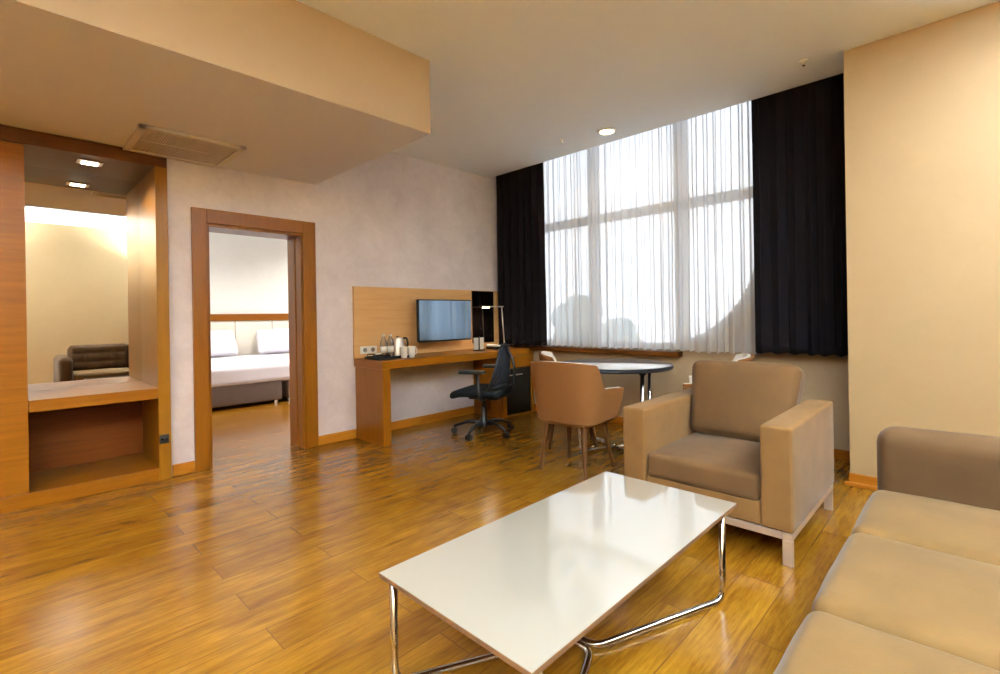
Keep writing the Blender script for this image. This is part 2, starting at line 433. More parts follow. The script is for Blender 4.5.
# ------------------------------------------------------------------ ceiling fittings
v = thing('ceiling_vent', 'rectangular cream air vent grille set in the lowered ceiling', 'vent', (.90, 3.91, H1))
x0, x1, y0, y1 = .60, 1.215, 3.63, 4.21
bm = nb()
box(bm, (x0, y0, H1 - .022), (x1, y0 + .045, H1), .005); box(bm, (x0, y1 - .03, H1 - .022), (x1, y1, H1), .005)
box(bm, (x0, y0, H1 - .022), (x0 + .045, y1, H1), .005); box(bm, (x1 - .045, y0, H1 - .022), (x1, y1, H1), .005)
obj('frame', bm, 'vent', v)
obj('backing', abox((x0 + .04, y0 + .04, H1 - .003), (x1 - .04, y1 - .03, H1)), 'vent_dark', v)
bm = nb(); n = 36
for i in range(n):
    x = x0 + .055 + (x1 - x0 - .11) * i / (n - 1)
    box(bm, (x - .005, y0 + .04, H1 - .014), (x + .005, y1 - .03, H1 - .004))
box(bm, (x0 + .05, (y0 + y1) / 2 - .004, H1 - .016), (x1 - .05, (y0 + y1) / 2 + .004, H1 - .012))
obj('slat', bm, 'vent', v)

def downlight(x, y, z, label, grp=None, r=.085):
    t = thing('downlight', label, 'ceiling light', (x, y, z), grp)
    bm = nb(); lathe(bm, [(r * .72, -.002), (r * .78, -.012), (r, -.008), (r + .004, 0), (r * .72, 0)], (x, y, z), 28)
    obj('bezel', bm, 'plug_white', t, smooth='auto')
    bm = nb(); lathe(bm, [(0.0001, -.006), (r * .74, -.004), (r * .74, -.001), (.0001, -.001)], (x, y, z), 28)
    obj('diffuser', bm, 'lit', t, smooth='auto')
    return t
downlight(3.94, 2.41, H2, 'round lit downlight in the high ceiling near the sheer curtain')
def sprinkler(x, y, label):
    t = thing('ceiling_sprinkler', label, 'sprinkler', (x, y, H2))
    bm = nb(); lathe(bm, [(.026, 0), (.024, -.004), (.009, -.007), (.006, -.020), (.004, -.024)], (x, y, H2), 16)
    obj('escutcheon', bm, 'plug_white', t, smooth='auto')
    bm = nb(); lathe(bm, [(.0001, -.034), (.010, -.033), (.010, -.031), (.0001, -.030)], (x, y, H2), 12)
    tube(bm, [(x - .006, y, H2 - .02), (x - .003, y, H2 - .032)], .0018, 6); tube(bm, [(x + .006, y, H2 - .02), (x + .003, y, H2 - .032)], .0018, 6)
    obj('deflector', bm, 'chrome', t)
sprinkler(3.82, 2.84, 'tiny fire sprinkler head left of the lit downlight')
sprinkler(3.82, .80, 'tiny fire sprinkler head above the right dark curtain')

# ------------------------------------------------------------------ curtains
def curtain(name, ya, yb, x, zt, zb, P, A, B, mat, thick, seed, jit=.3, hem=.006, nz=26):
    r = random.Random(seed); bm = nb()
    nf = max(2, int(round(abs(yb - ya) / P))); per = 14
    ph = [r.uniform(1 - jit, 1 + jit) for _ in range(nf)]; am = [r.uniform(.55, 1.25) for _ in range(nf + 1)]
    tot = sum(ph); s = 1 if yb > ya else -1; L = abs(yb - ya)
    cols = []; pos = 0
    for i in range(nf):
        w = ph[i] / tot * L
        for k in range(per):
            t = k / per; th = 2 * PI * t; a = am[i] * (1 - t) + am[i + 1] * t
            cols.append((pos + w * t, th, a, w, i))
        pos += w
    cols.append((L, 0, am[-1], ph[-1] / tot * L, nf))
    grid = []
    for j in range(nz + 1):
        f = j / nz; z = zt + (zb - zt) * f; row = []
        for (p, th, a, w, i) in cols:
            amp = A * a * (.55 + .45 * f) * (1 + .25 * noise.noise(Vector((i * 3.1, f * 2.2, seed))))
            dx = amp * math.cos(th) + .008 * noise.noise(Vector((p * 4, f * 3, seed + 5)))
            dy = -B * a * w / P * math.sin(2 * th) + .010 * f * noise.noise(Vector((i * 1.7, f * 2, seed + 9)))
            yy = min(max(p + dy, 0), L)
            zz = z + (hem * math.cos(th + 1) + hem * noise.noise(Vector((p * 3, seed, 0))) * 2 if j == nz else 0)
            row.append(bm.verts.new((x + dx, ya + s * yy, zz)))
        grid.append(row)
    for a, b in zip(grid, grid[1:]):
        for k in range(len(a) - 1): bm.faces.new((a[k], a[k + 1], b[k + 1], b[k]))
    o = obj(name, bm, mat, smooth=True)
    if thick:
        md = o.modifiers.new('thickness', 'SOLIDIFY'); md.thickness = thick
    return o
o = curtain('sheer_curtain', 3.50, 1.22, 4.335, HP - .03, .80, .080, .024, .013, 'sheer', 0, 3, .5)
tagp(o, 'long translucent white sheer curtain drawn across the big window', 'curtain')
o = curtain('blackout_curtain', 4.20, 3.455, 4.275, HP - .03, .795, .105, .030, .008, 'curtain', .003, 11)
tagp(o, 'dark plum floor-length look blackout curtain at the corner beside the desk', 'curtain', 'dark curtains at the window')
o['label'] = 'dark plum blackout curtain bunched in the corner above the minibar cabinet'
o = curtain('blackout_curtain', 1.27, .625, 4.272, HP - .03, .815, .11, .032, .008, 'curtain', .003, 23)
tagp(o, 'dark plum blackout curtain hanging beside the cream projecting wall', 'curtain', 'dark curtains at the window')

# ------------------------------------------------------------------ desk run
d = thing('desk', 'long honey wood desk with thick top and solid side panel', 'desk', (3.1, 4.0, 0))
DY = 3.75; dt = .758; db = .683
obj('side_panel', abox((2.355, DY, 0), (2.435, WY - .02, db), .002), 'wood_z', d)
obj('desktop', abox((2.35, DY - .004, db + .001), (4.41, WY - .004, dt), .003), 'wood', d)
hb = thing('desk_back_panel', 'tall honey wood panel on the wall behind the desk', 'wall panel', (3.3, WY, dt))
obj('board', abox((2.345, WY - .035, dt + .002), (4.32, WY - .003, 1.45), .002), 'wood_pale', hb)
bm = nb(); box(bm, (3.86, WY - .044, dt + .07), (4.215, WY - .034, 1.443), .001); obj('glass_inset', bm, 'blackglass', hb, label='glossy black inset')
cb = thing('minibar_cabinet', 'honey wood cabinet with a drawer, housing the black minibar', 'cabinet', (4.15, 4.0, 0))
bm = nb(); box(bm, (3.885, DY, 0), (3.945, WY - .02, db), .002); box(bm, (4.375, DY, 0), (4.41, WY - .02, db), .002)
box(bm, (3.945, WY - .05, .02), (4.375, WY - .03, db)); box(bm, (3.945, DY + .01, 0), (4.375, WY - .05, .02))
obj('carcass', bm, 'wood_z', cb)
dr = obj('drawer', abox((3.95, DY - .002, .548), (4.37, WY - .06, db - .006), .002), 'wood', cb)
bm = nb()
for i in range(9): box(bm, (3.881, 3.95 + i * .028, .07), (3.886, 3.962 + i * .028, .24))
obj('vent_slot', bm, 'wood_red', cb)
fr = thing('minibar_fridge', 'black minibar fridge under the cabinet drawer', 'fridge', (4.16, 3.98, .02))
obj('body', abox((3.955, DY + .035, .022), (4.365, WY - .06, .535), .004), 'fridge', fr)
obj('door', abox((3.955, DY + .004, .022), (4.365, DY + .033, .535), .006), 'fridge', fr)
obj('handle', abox((4.0, DY - .004, .462), (4.22, DY + .006, .474), .003), 'steel', fr)
# television
tv = thing('television', 'flat television on a wall arm above the desk reflecting the window', 'television', (3.3, 4.03, .88))
ty = 4.02
rot = Matrix.Translation((3.31, ty, 1.11)) @ Matrix.Rotation(math.radians(-2.0), 4, 'Z') @ Matrix.Translation((-3.31, -ty, -1.11))
obj('housing', box(nb(), (2.955, ty, .885), (3.665, ty + .035, 1.328), .006, mat=rot), 'black', tv)
obj('screen', box(nb(), (2.967, ty - .003, .902), (3.653, ty + .001, 1.316), 0, mat=rot), 'tv', tv)
bm = nb(); box(bm, (3.22, ty + .03, 1.03), (3.42, ty + .06, 1.19), .004); box(bm, (3.28, ty + .05, 1.08), (3.34, WY - .037, 1.14), .004)
obj('mount', bm, 'black', tv)
# desk lamp: slim arch
dl = thing('desk_lamp', 'slim silver desk lamp with a long horizontal lit arm', 'lamp', (4.17, 4.02, dt))
bx, by = 4.215, 4.03
bm = nb(); lathe(bm, [(.07, 0), (.07, .010), (.062, .014), (.0001, .014)], (bx, by, dt), 24); obj('base', bm, 'steel', dl, smooth='auto')
bm = nb(); tube(bm, [(bx, by, dt + .012), (bx - .03, by + .01, 1.255)], .007, 8); obj('pole', bm, 'steel', dl, smooth=True)
bm = nb(); box(bm, (bx - .35, by - .004, 1.248), (bx - .01, by + .02, 1.262), .004); obj('arm', bm, 'steel', dl)
bm = nb(); box(bm, (bx - .345, by - .004, 1.238), (bx - .245, by + .018, 1.247), .002); obj('light_head', bm, 'lit2', dl)
# telephone
ph = thing('telephone', 'dark desk telephone with pale handset on the desk', 'telephone', (4.02, 3.96, dt))
bm = nb(); box(bm, (3.94, 3.90, dt), (4.10, 4.07, dt + .035), .008); obj('body', bm, 'black', ph)
bm = nb(); box(bm, (3.945, 3.90, dt + .035), (3.985, 4.07, dt + .06), .012, 3); obj('handset', bm, 'plug_white', ph)
bm = nb(); box(bm, (4.0, 3.92, dt + .034), (4.09, 4.0, dt + .04), .002); obj('keypad', bm, 'plug_white', ph)
# leaflet holder
lf = thing('leaflet_stand', 'small cream card in a dark stand beside the telephone', 'card stand', (3.73, 3.97, dt))
obj('foot', abox((3.68, 3.94, dt), (3.80, 4.01, dt + .012), .003), 'black', lf)
obj('card', abox((3.675, 3.985, dt + .012), (3.825, 3.992, dt + .145), .001), 'porcelain', lf)
obj('stem', abox((3.735, 3.965, dt + .01), (3.747, 3.975, dt + .16), .002), 'black', lf)
# wall socket strip
ws = thing('wall_socket', 'white double socket plate on the desk back panel', 'socket', (2.47, WY - .035, .80))
obj('plate', abox((2.40, WY - .047, .80), (2.58, WY - .035, .872), .003), 'plug_white', ws)
for i in range(2):
    cx_ = 2.447 + i * .086
    obj('outlet', tube(nb(), [(cx_, WY - .0485, .836), (cx_, WY - .046, .836)], .022, 16), 'vent_dark', ws)
# tray with glassware
tr = thing('serving_tray', 'black tray on the left end of the desk', 'tray', (2.53, 3.99, dt))
bm = nb(); box(bm, (2.385, 3.90, dt), (2.785, 4.11, dt + .008), .003)
for a, b in (((2.385, 3.90), (2.785, 3.908)), ((2.385, 4.102), (2.785, 4.11)), ((2.385, 3.90), (2.393, 4.11)), ((2.777, 3.90), (2.785, 4.11))):
    box(bm, (a[0], a[1], dt), (b[0], b[1], dt + .025), .002)
obj('tray_body', bm, 'black', tr)
bm = nb(); tube(bm, smooth_path([(2.39, 3.93, dt + .02), (2.39, 3.93, dt + .05), (2.39, 4.06, dt + .05), (2.39, 4.06, dt + .02)], .02), .005, 8); obj('handle', bm, 'black', tr, smooth=True)
sb = thing('sachet_box', 'small black box of sachets on the tray in front of the socket', 'box', (2.44, 3.96, dt + .0085))
obj('box_body', abox((2.40, 3.925, dt + .0085), (2.475, 3.985, dt + .05), .003), 'black', sb)
obj('sachet', abox((2.412, 3.935, dt + .045), (2.463, 3.975, dt + .062), .002), 'porcelain', sb)
def bottle(x, y, label):
    t = thing('water_bottle', label, 'bottle', (x, y, dt + .0085), 'water bottles on the tray')
    bm = nb(); z = dt + .0085
    lathe(bm, [(.0001, 0), (.029, 0), (.031, .006), (.031, .14), (.026, .165), (.013, .19), (.012, .205)], (x, y, z), 18)
    obj('bottle_body', bm, 'bottle', t, smooth=True)
    bm = nb(); lathe(bm, [(.0315, .05), (.0315, .11)], (x, y, z), 18); obj('bottle_label', bm, 'porcelain', t, smooth=True)
    bm = nb(); lathe(bm, [(.0145, .203), (.0145, .222), (.0001, .223)], (x, y, z), 14); obj('cap', bm, 'steel', t, smooth='auto')
bottle(2.505, 3.97, 'clear water bottle on the black tray, nearer the socket plate')
bottle(2.578, 3.965, 'clear water bottle on the black tray, beside the kettle')
kt = thing('kettle', 'silver electric kettle with a black handle behind the two cups', 'kettle', (2.70, 4.02, dt + .0085))
bm = nb(); lathe(bm, [(.0001, 0), (.072, 0), (.074, .01), (.07, .05), (.058, .14), (.05, .175), (.048, .18), (.0001, .188)], (2.70, 4.02, dt + .0085), 24); obj('kettle_body', bm, 'steel', kt, smooth='auto')
bm = nb(); tube(bm, smooth_path([(2.745, 4.03, dt + .175), (2.81, 4.03, dt + .19), (2.825, 4.03, dt + .10), (2.765, 4.03, dt + .05)], .04), .010, 8); obj('handle', bm, 'black', kt, smooth=True)
bm = nb(); tube(bm, [(2.65, 4.03, dt + .13), (2.63, 4.03, dt + .175)], .016, 8, .009); obj('spout', bm, 'steel', kt, smooth=True)
bm = nb(); lathe(bm, [(.04, .184), (.012, .195), (.012, .205), (.0001, .207)], (2.70, 4.03, dt), 16); obj('lid', bm, 'black', kt, smooth='auto')
def cup(x, y, label):
    t = thing('cup', label, 'cup', (x, y, dt), 'white cups on the desk')
    bm = nb(); lathe(bm, [(.0001, 0), (.026, 0), (.030, .02), (.038, .105), (.040, .108), (.036, .105), (.028, .02), (.0001, .012)], (x, y, dt), 20)
    obj('cup_body', bm, 'porcelain', t, smooth=True)
    bm = nb(); tube(bm, smooth_path([(x + .034, y, dt + .09), (x + .062, y, dt + .085), (x + .058, y, dt + .035), (x + .031, y, dt + .03)], .02), .005, 8); obj('handle', bm, 'porcelain', t, smooth=True)
cup(2.665, 3.87, 'white cup standing beside the tray, directly before the kettle')
cup(2.765, 3.885, 'white cup farther right on the desk, nearest the television')

# ------------------------------------------------------------------ office chair (faces +Y locally)
oc = thing('office_chair', 'black mesh-back office chair on castors at the desk', 'office chair')
bm = nb(); lathe(bm, [(.0001, .07), (.045, .07), (.05, .11), (.03, .14), (.028, .26), (.018, .265), (.018, .37)], (0, 0, 0), 16); obj('column', bm, 'black', oc, smooth='auto', local=True)
for k in range(5):
    a = 2 * PI * k / 5 + .55; u = Vector((math.cos(a), math.sin(a), 0))
    bm = nb(); tube(bm, smooth_path([u * .03 + Vector((0, 0, .105)), u * .15 + Vector((0, 0, .125)), u * .29 + Vector((0, 0, .075))], .08), .024, 8, .014)
    sp_ = obj('base_spoke', bm, 'black', oc, smooth=True, local=True)
    bm = nb(); w = Vector((-u.y, u.x, 0)); c0 = u * .295 + Vector((0, 0, .031))
    for s in (-1, 1): tube(bm, [c0 + w * s * .006, c0 + w * s * .024], .030, 16)
    tube(bm, [c0 + Vector((0, 0, .0)), c0 + Vector((0, 0, .055))], .009, 8)
    obj('castor', bm, 'black', sp_, smooth='auto', local=True)
bm = nb(); cushion(bm, (-.235, -.22, .385), (.235, .26, .455), .034, (0, 0, .012), 12)
for v_ in bm.verts:
    if v_.co.y > .1: v_.co.z -= (v_.co.y - .1) ** 2 * 1.3
obj('seat', bm, 'blackfab', oc, smooth=True, local=True)
bm = nb(); box(bm, (-.10, -.18, .345), (.10, .12, .388), .015); obj('mechanism', bm, 'black', oc, local=True)
# backrest: wide low, narrow at top
def backpt(s, t):   # s -1..1 across, t 0..1 up
    hw = .215 * (1 - t) ** .75 + .075 * t + .02 * math.sin(PI * t)
    z = .43 + .42 * t + .03 * (1 - abs(s)) * (t - .2)
    y = -.20 - .07 * math.sin(PI * min(1, t * 1.1)) * .3 - .03 * t + .07 * (s * s) * (1 - t)
    return Vector((hw * s, y, z))
bm = nb(); nu, nv = 15, 26
g = [[bm.verts.new(backpt(-1 + 2 * i / nu, j / nv)) for i in range(nu + 1)] for j in range(nv + 1)]
for j in range(nv):
    for i in range(nu): bm.faces.new((g[j][i], g[j][i + 1], g[j + 1][i + 1], g[j + 1][i]))
mesh_back = obj('back_mesh', bm, 'blackmesh', oc, smooth=False, local=True)
md = mesh_back.modifiers.new('lattice', 'WIREFRAME'); md.thickness = .012; md.use_replace = True
bm = nb(); tube(bm, [backpt(-1, 1 - i / 12) for i in range(13)] + [backpt(-1 + 2 * i / 8, 0) for i in range(1, 9)] + [backpt(1, i / 12) for i in range(1, 13)], .010, 8)
tube(bm, [backpt(-1, 1), backpt(0, 1), backpt(1, 1)], .016, 8)
obj('back_frame', bm, 'black', oc, smooth=True, local=True)
bm = nb()
tube(bm, smooth_path([(0, -.12, .37), (0, -.29, .40), (0, -.33, .58), (0, -.31, .74), (0, -.235, .86)], .08), .020, 8, .012)
for s in (-1, 1): tube(bm, smooth_path([(0, -.31, .50), (s * .12, -.26, .50), (s * .20, -.16, .47)], .06), .012, 8)
obj('back_support', bm, 'black', oc, smooth=True, local=True)
for s in (-1, 1):
    bm = nb(); tube(bm, smooth_path([(s * .12, -.08, .37), (s * .27, -.08, .38), (s * .275, -.06, .62)], .05), .020, 8, .016)
    ar = obj('armrest', bm, 'black', oc, smooth=True, local=True)
    bm = nb(); cushion(bm, (s * .275 - .042, -.14, .615), (s * .275 + .042, .12, .645), .014, (0, 0, .003), 6); obj('arm_pad', bm, 'black', ar, smooth=True, local=True)
oc.location = (3.27, 3.42, 0); oc.rotation_euler = (0, 0, math.radians(112 - 90))

# ------------------------------------------------------------------ round table
rt = thing('round_table', 'round pale-topped table with dark edge and chrome legs by the window', 'table', (3.64, 2.19, 0))
tc = (3.64, 2.19); TR = .475
bm = nb(); lathe(bm, [(.0001, .69), (TR - .012, .69), (TR, .70), (TR, .722), (TR - .002, .724), (.0001, .724)], (tc[0], tc[1], 0), 64); obj('table_edge', bm, 'dark_edge', rt, smooth='auto')
bm = nb(); lathe(bm, [(.0001, .7242), (TR - .008, .7242), (TR - .006, .7255), (TR - .01, .727), (.0001, .727)], (tc[0], tc[1], 0), 64); obj('tabletop', bm, 'round_top', rt, smooth='auto')
for k in range(4):
    a = math.radians(-24) + k * PI / 2; u = Vector((math.cos(a), math.sin(a), 0)); c0 = Vector((tc[0], tc[1], 0))
    bm = nb(); tube(bm, smooth_path([c0 + u * .37 + Vector((0, 0, .69)), c0 + u * .345 + Vector((0, 0, .018)), c0 + u * .02 + Vector((0, 0, .018))], .05), .016, 12)
    lg = obj('leg', bm, 'chrome', rt, smooth=True)
    bm = nb(); lathe(bm, [(.0001, 0), (.024, 0), (.022, .01), (.0001, .012)], tuple(c0 + u * .335), 12); obj('glide', bm, 'black', lg, smooth='auto')
    bm = nb(); lathe(bm, [(.026, .665), (.03, .69)], tuple(c0 + u * .37), 12); obj('bracket', bm, 'black', lg, smooth='auto')

# ------------------------------------------------------------------ tub dining chairs (face +Y locally)
def sm(a, b, x):
    t = max(0, min(1, (x - a) / (b - a))); return t * t * (3 - 2 * t)
def make_tub():
    t = thing('tub_chair', 'tub chair', 'chair', group='tub chairs around the round table')
    # shell: parameter q in [-1,1] runs from left arm front, round the back, to right arm front
    def plan(q, f):          # f 0 bottom .. 1 top
        hw = .245 + .045 * f; back = -.21 - .06 * f; front = .20 + .035 * f
        e = 3.2; L = abs(q)
        # straight arms then rounded back
        if L > .52:
            tt = (L - .52) / .48; return Vector((math.copysign(hw + .005 * tt, q), -.05 + (front + .05) * tt, 0))
        a = L / .52 * PI / 2; cx = hw * abs(math.sin(a)) ** (2 / e); yy = -.05 + (back + .05) * abs(math.cos(a)) ** (2 / e)
        return Vector((math.copysign(cx, q), yy, 0))
    def top(q):
        L = abs(q); return .815 - .012 * (L / .30) ** 2 * (L < .42) - (.20) * sm(.38, .53, L) - .012 * sm(.6, 1, L)
    def bot(q):
        L = abs(q); return .372 + .012 * sm(.3, .6, L)
    N, K = 72, 12
    def shell(offset, name, mat, thick_in):
        bm = nb(); outer = []; inner = []
        for i in range(N + 1):
            q = -1 + 2 * i / N; co, ci = [], []
            for k in range(K + 1):
                f = k / K; z = bot(q) + (top(q) - bot(q)) * f; hf = (z - .375) / .44
                if abs(q) > .8 and f < .6: sh = -.035 * (1 - f / .6) * (abs(q) - .8) / .2
                else: sh = 0
                p = plan(q, hf); p.y += sh
                c = Vector((0, -.02, 0)); nrm = Vector((p.x, (p.y + .02) if abs(q) < .52 else 0, 0)).normalized()
                p.z = z; po = p + nrm * (offset[0]); pi = p + nrm * offset[1]
                if f in (0, 1): pass
                co.append(bm.verts.new(po)); ci.append(bm.verts.new(pi))
            outer.append(co); inner.append(ci)
        for gset in (outer, inner):
            for i in range(N):
                for k in range(K): bm.faces.new((gset[i][k], gset[i + 1][k], gset[i + 1][k + 1], gset[i][k + 1]))
        for i in range(N):
            bm.faces.new((outer[i][K], outer[i + 1][K], inner[i + 1][K], inner[i][K]))
            bm.faces.new((outer[i][0], outer[i + 1][0], inner[i + 1][0], inner[i][0]))
        for i in (0, N):
            for k in range(K): bm.faces.new((outer[i][k], outer[i][k + 1], inner[i][k + 1], inner[i][k]))
        o = obj(name, bm, mat, t, smooth='auto', local=True)
        md = o.modifiers.new('round', 'BEVEL'); md.width = .008; md.segments = 2; md.limit_method = 'ANGLE'; md.angle_limit = math.radians(50)
        return o
    shell((.012, -.012), 'outer_shell', 'chair_out', 0)
    shell((-.0125, -.042), 'inner_padding', 'chair_in', 0)
    bm = nb(); cushion(bm, (-.225, -.20, .385), (.225, .225, .475), .03, (0, 0, .015), 10)
    for v_ in bm.verts:
        if v_.co.y < -.05: v_.co.x *= 1 - (-.05 - v_.co.y) * .9
    obj('seat_cushion', bm, 'chair_in', t, smooth=True, local=True)
    bm = nb(); cushion(bm, (-.215, -.20, .350), (.215, .205, .388), .017, (0, 0, 0), 8)
    for v_ in bm.verts:
        if v_.co.y < -.05: v_.co.x *= 1 - (-.05 - v_.co.y) * 1.0
    obj('seat_base', bm, 'chair_out', t, smooth=True, local=True)
    for sx in (-1, 1):
        for sy in (-1, 1):
            bm = nb(); tube(bm, [(sx * .15, sy * .14 - .01, .37), (sx * .19, sy * .20, 0)], .024, 10, .014)
            obj('leg', bm, 'wood_dark', t, smooth='auto', local=True)
    return t
c1 = make_tub()
c2 = copy_tree(c1); c3 = copy_tree(c1)
def place(c, x, y, head, label):
    c.location = (x, y, 0); c.rotation_euler = (0, 0, math.radians(head - 90)); c['label'] = label
place(c1, 2.99, 2.13, 4, 'tan tub chair turned away, its plain back nearest the camera at the round table')
place(c2, 3.53, 2.57, -50, 'pale tub chair half hidden behind the nearest tub chair, close to the minibar cabinet')
place(c3, 3.98, 1.48, 108, 'tub chair mostly hidden behind the tan armchair, under the window')

# ------------------------------------------------------------------ armchair
ac = thing('armchair', 'tan velour armchair with loose back cushion and steel frame legs', 'armchair', (2.93, 1.01, 0))
ax0, ax1, ay0, ay1 = 2.452, 3.36, .582, 1.430
for a, b in ((ay0, ay0 + .135), (ay1 - .135, ay1)):
    bm = nb(); cushion(bm, (ax0, a, .148), (ax1, b, .622), .014, (0, .003, .003), 12); obj('arm', bm, 'tan_fab', ac, smooth=True)
bm = nb(); cushion(bm, (ax0 + .01, ay0 + .136, .148), (ax1 - .10, ay1 - .136, .262), .012, n=8); obj('seat_rail', bm, 'tan_fab', ac, smooth=True)
bm = nb(); cushion(bm, (ax1 - .14, ay0 + .136, .15), (ax1 - .005, ay1 - .136, .60), .02, n=8); obj('back_frame', bm, 'tan_fab', ac, smooth=True)
bm = nb(); cushion(bm, (ax0 + .002, ay0 + .14, .252), (ax1 - .16, ay1 - .14, .385), .028, (0, 0, .022), 16, .003); obj('seat_cushion', bm, 'tan_cush', ac, smooth=True)
T = Matrix.Translation((3.07, 1.011, .39)) @ Matrix.Rotation(math.radians(15), 4, 'Y')
bm = nb(); cushion(bm, (-.085, -.295, .0), (.085, .275, .455), .05, (.035, 0, .008), 18, .004)
for v_ in bm.verts:
    v_.co.y *= 1 + .09 * sm(.15, .42, v_.co.z)
    v_.co = T @ v_.co
obj('back_cushion', bm, 'tan_cush', ac, smooth=True)
bm = nb()
for y in (ay0 + .005, ay1 - .045): box(bm, (ax0 + .005, y, .115), (ax1 - .01, y + .04, .147), .002)
for x in (ax0 + .005, ax1 - .05): box(bm, (x, ay0 + .046, .115), (x + .04, ay1 - .046, .147), .002)
obj('steel_frame', bm, 'steel', ac)
for x in (ax0 + .004, ax1 - .05):
    for y in (ay0 + .004, ay1 - .046):
        bm = nb(); box(bm, (x, y, .006), (x + .022, y + .042, .1148), .002); box(bm, (x, y, 0), (x + .022, y + .042, .006)); obj('leg', bm, 'steel', ac)

# ------------------------------------------------------------------ coffee table
ctb = thing('coffee_table', 'white high-gloss coffee table with brown edge and chrome tube legs', 'coffee table', (1.45, 1.01, 0))
tx0, tx1, ty0, ty1, tz = .802, 2.095, .700, 1.318, .365
obj('table_core', abox((tx0, ty0, tz - .015), (tx1, ty1, tz - .002), .001), 'edge', ctb)
obj('tabletop', abox((tx0 + .001, ty0 + .001, tz - .0018), (tx1 - .001, ty1 - .001, tz), .0006), 'white_gloss', ctb)
ix, iy = .085, .018; mx, my = 1.39, .985
for sgn, xe in ((1, tx1 - ix - .035), (-1, tx0 + .04)):
    r = .0125; z = r + .001
    pts = [(xe, ty0 + iy, tz - .018), (xe, ty0 + iy, z), (mx + sgn * .012, my - .05, z), (mx + sgn * .012, my + .05, z), (xe, ty1 - iy, z), (xe, ty1 - iy, tz - .018)]
    bm = nb(); tube(bm, smooth_path(pts, .05, 8), r, 14); obj('leg_frame', bm, 'chrome', ctb, smooth=True)
bm = nb(); tube(bm, [(mx - .016, my, .012), (mx + .016, my, .012)], .008, 8); obj('joint', bm, 'chrome', ctb, smooth=True)

# ------------------------------------------------------------------ sofa
sf = thing('sofa', 'long tan velour three-seat sofa with rounded arms at the right', 'sofa', (1.6, -.2, 0))
fy = .30; sb_ = -.72
for a, b in ((2.59, 2.75), (.56, .72)):
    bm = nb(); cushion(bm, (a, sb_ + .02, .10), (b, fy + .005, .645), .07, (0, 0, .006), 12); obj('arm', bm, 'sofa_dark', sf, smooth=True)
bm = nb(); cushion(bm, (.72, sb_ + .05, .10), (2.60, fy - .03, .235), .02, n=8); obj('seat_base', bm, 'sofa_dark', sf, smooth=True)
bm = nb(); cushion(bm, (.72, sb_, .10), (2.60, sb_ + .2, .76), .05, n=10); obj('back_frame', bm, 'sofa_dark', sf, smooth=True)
for a, b in ((2.045, 2.59), (1.46, 2.045), (.72, 1.46)):
    bm = nb(); cushion(bm, (a + .003, -.42, .232), (b - .003, fy + .015, .398), .042, (0, .006, .02), 18, .003); obj('seat_cushion', bm, 'sofa_fab', sf, smooth=True)
    T = Matrix.Translation((0, -.45, .38)) @ Matrix.Rotation(math.radians(8), 4, 'X') @ Matrix.Translation((0, .45, -.38))
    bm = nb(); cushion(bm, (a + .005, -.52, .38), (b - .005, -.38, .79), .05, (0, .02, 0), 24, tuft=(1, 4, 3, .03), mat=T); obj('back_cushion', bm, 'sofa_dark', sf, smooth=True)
for x in (.62, 2.66):
    for y in (-.62, .2):
        obj('leg', abox((x, y, 0), (x + .04, y + .04, .105), .004), 'steel', sf)

# ------------------------------------------------------------------ bed
bd = thing('bed', 'wide bed with white linen on dark upholstered base seen through the doorway', 'bed', (2.75, 7.8, 0))
for a, b in ((1.72, 2.69), (2.76, 3.74)):
    bm = nb(); cushion(bm, (a, 6.81, .045), (b, 8.85, .325), .02, n=6); bs = obj('bed_base', bm, 'bed_base', bd, smooth=True)
    for x in (a + .06, b - .06):
        for y in (6.90, 8.7):
            bm = nb(); lathe(bm, [(.03, 0), (.03, .05)], (x, y, 0), 14); obj('foot', bm, 'chrome', bs, smooth='auto')
bm = nb(); cushion(bm, (1.70, 6.79, .295), (3.76, 8.86, .545), .06, (0, 0, .012), 16, .006); obj('mattress_cover', bm, 'linen', bd, smooth=True)
for i, (x, a, lab) in enumerate(((2.34, 8, 'plump white pillow leaning on the headboard, left side of the doorway view'), (3.37, -4, 'plump white pillow leaning on the headboard, right side of the doorway view'))):
    T = Matrix.Translation((x, 8.55, .57)) @ Matrix.Rotation(math.radians(a), 4, 'Z') @ Matrix.Rotation(math.radians(-24), 4, 'X')
    bm = nb(); cushion(bm, (-.36, -.07, 0), (.36, .07, .44), .06, (0, .05, -.015), 14, .008, mat=T)
    tagp(obj('pillow', bm, 'linen', smooth=True), lab, 'pillow', 'white pillows on the bed')
hd = thing('headboard_panel', 'cream upholstered headboard panel with wood rail along the bedroom wall', 'headboard', (2.9, 8.93, 0))
bm = nb()
x = .95
while x < 5.1: box(bm, (x + .004, 8.895, .02), (min(x + .60, 5.18) - .004, 8.95, 1.13), .008); x += .60
obj('panel', bm, 'headboard', hd)
obj('rail', abox((.92, 8.87, 1.13), (5.18, 8.95, 1.245), .004), 'wood', hd)

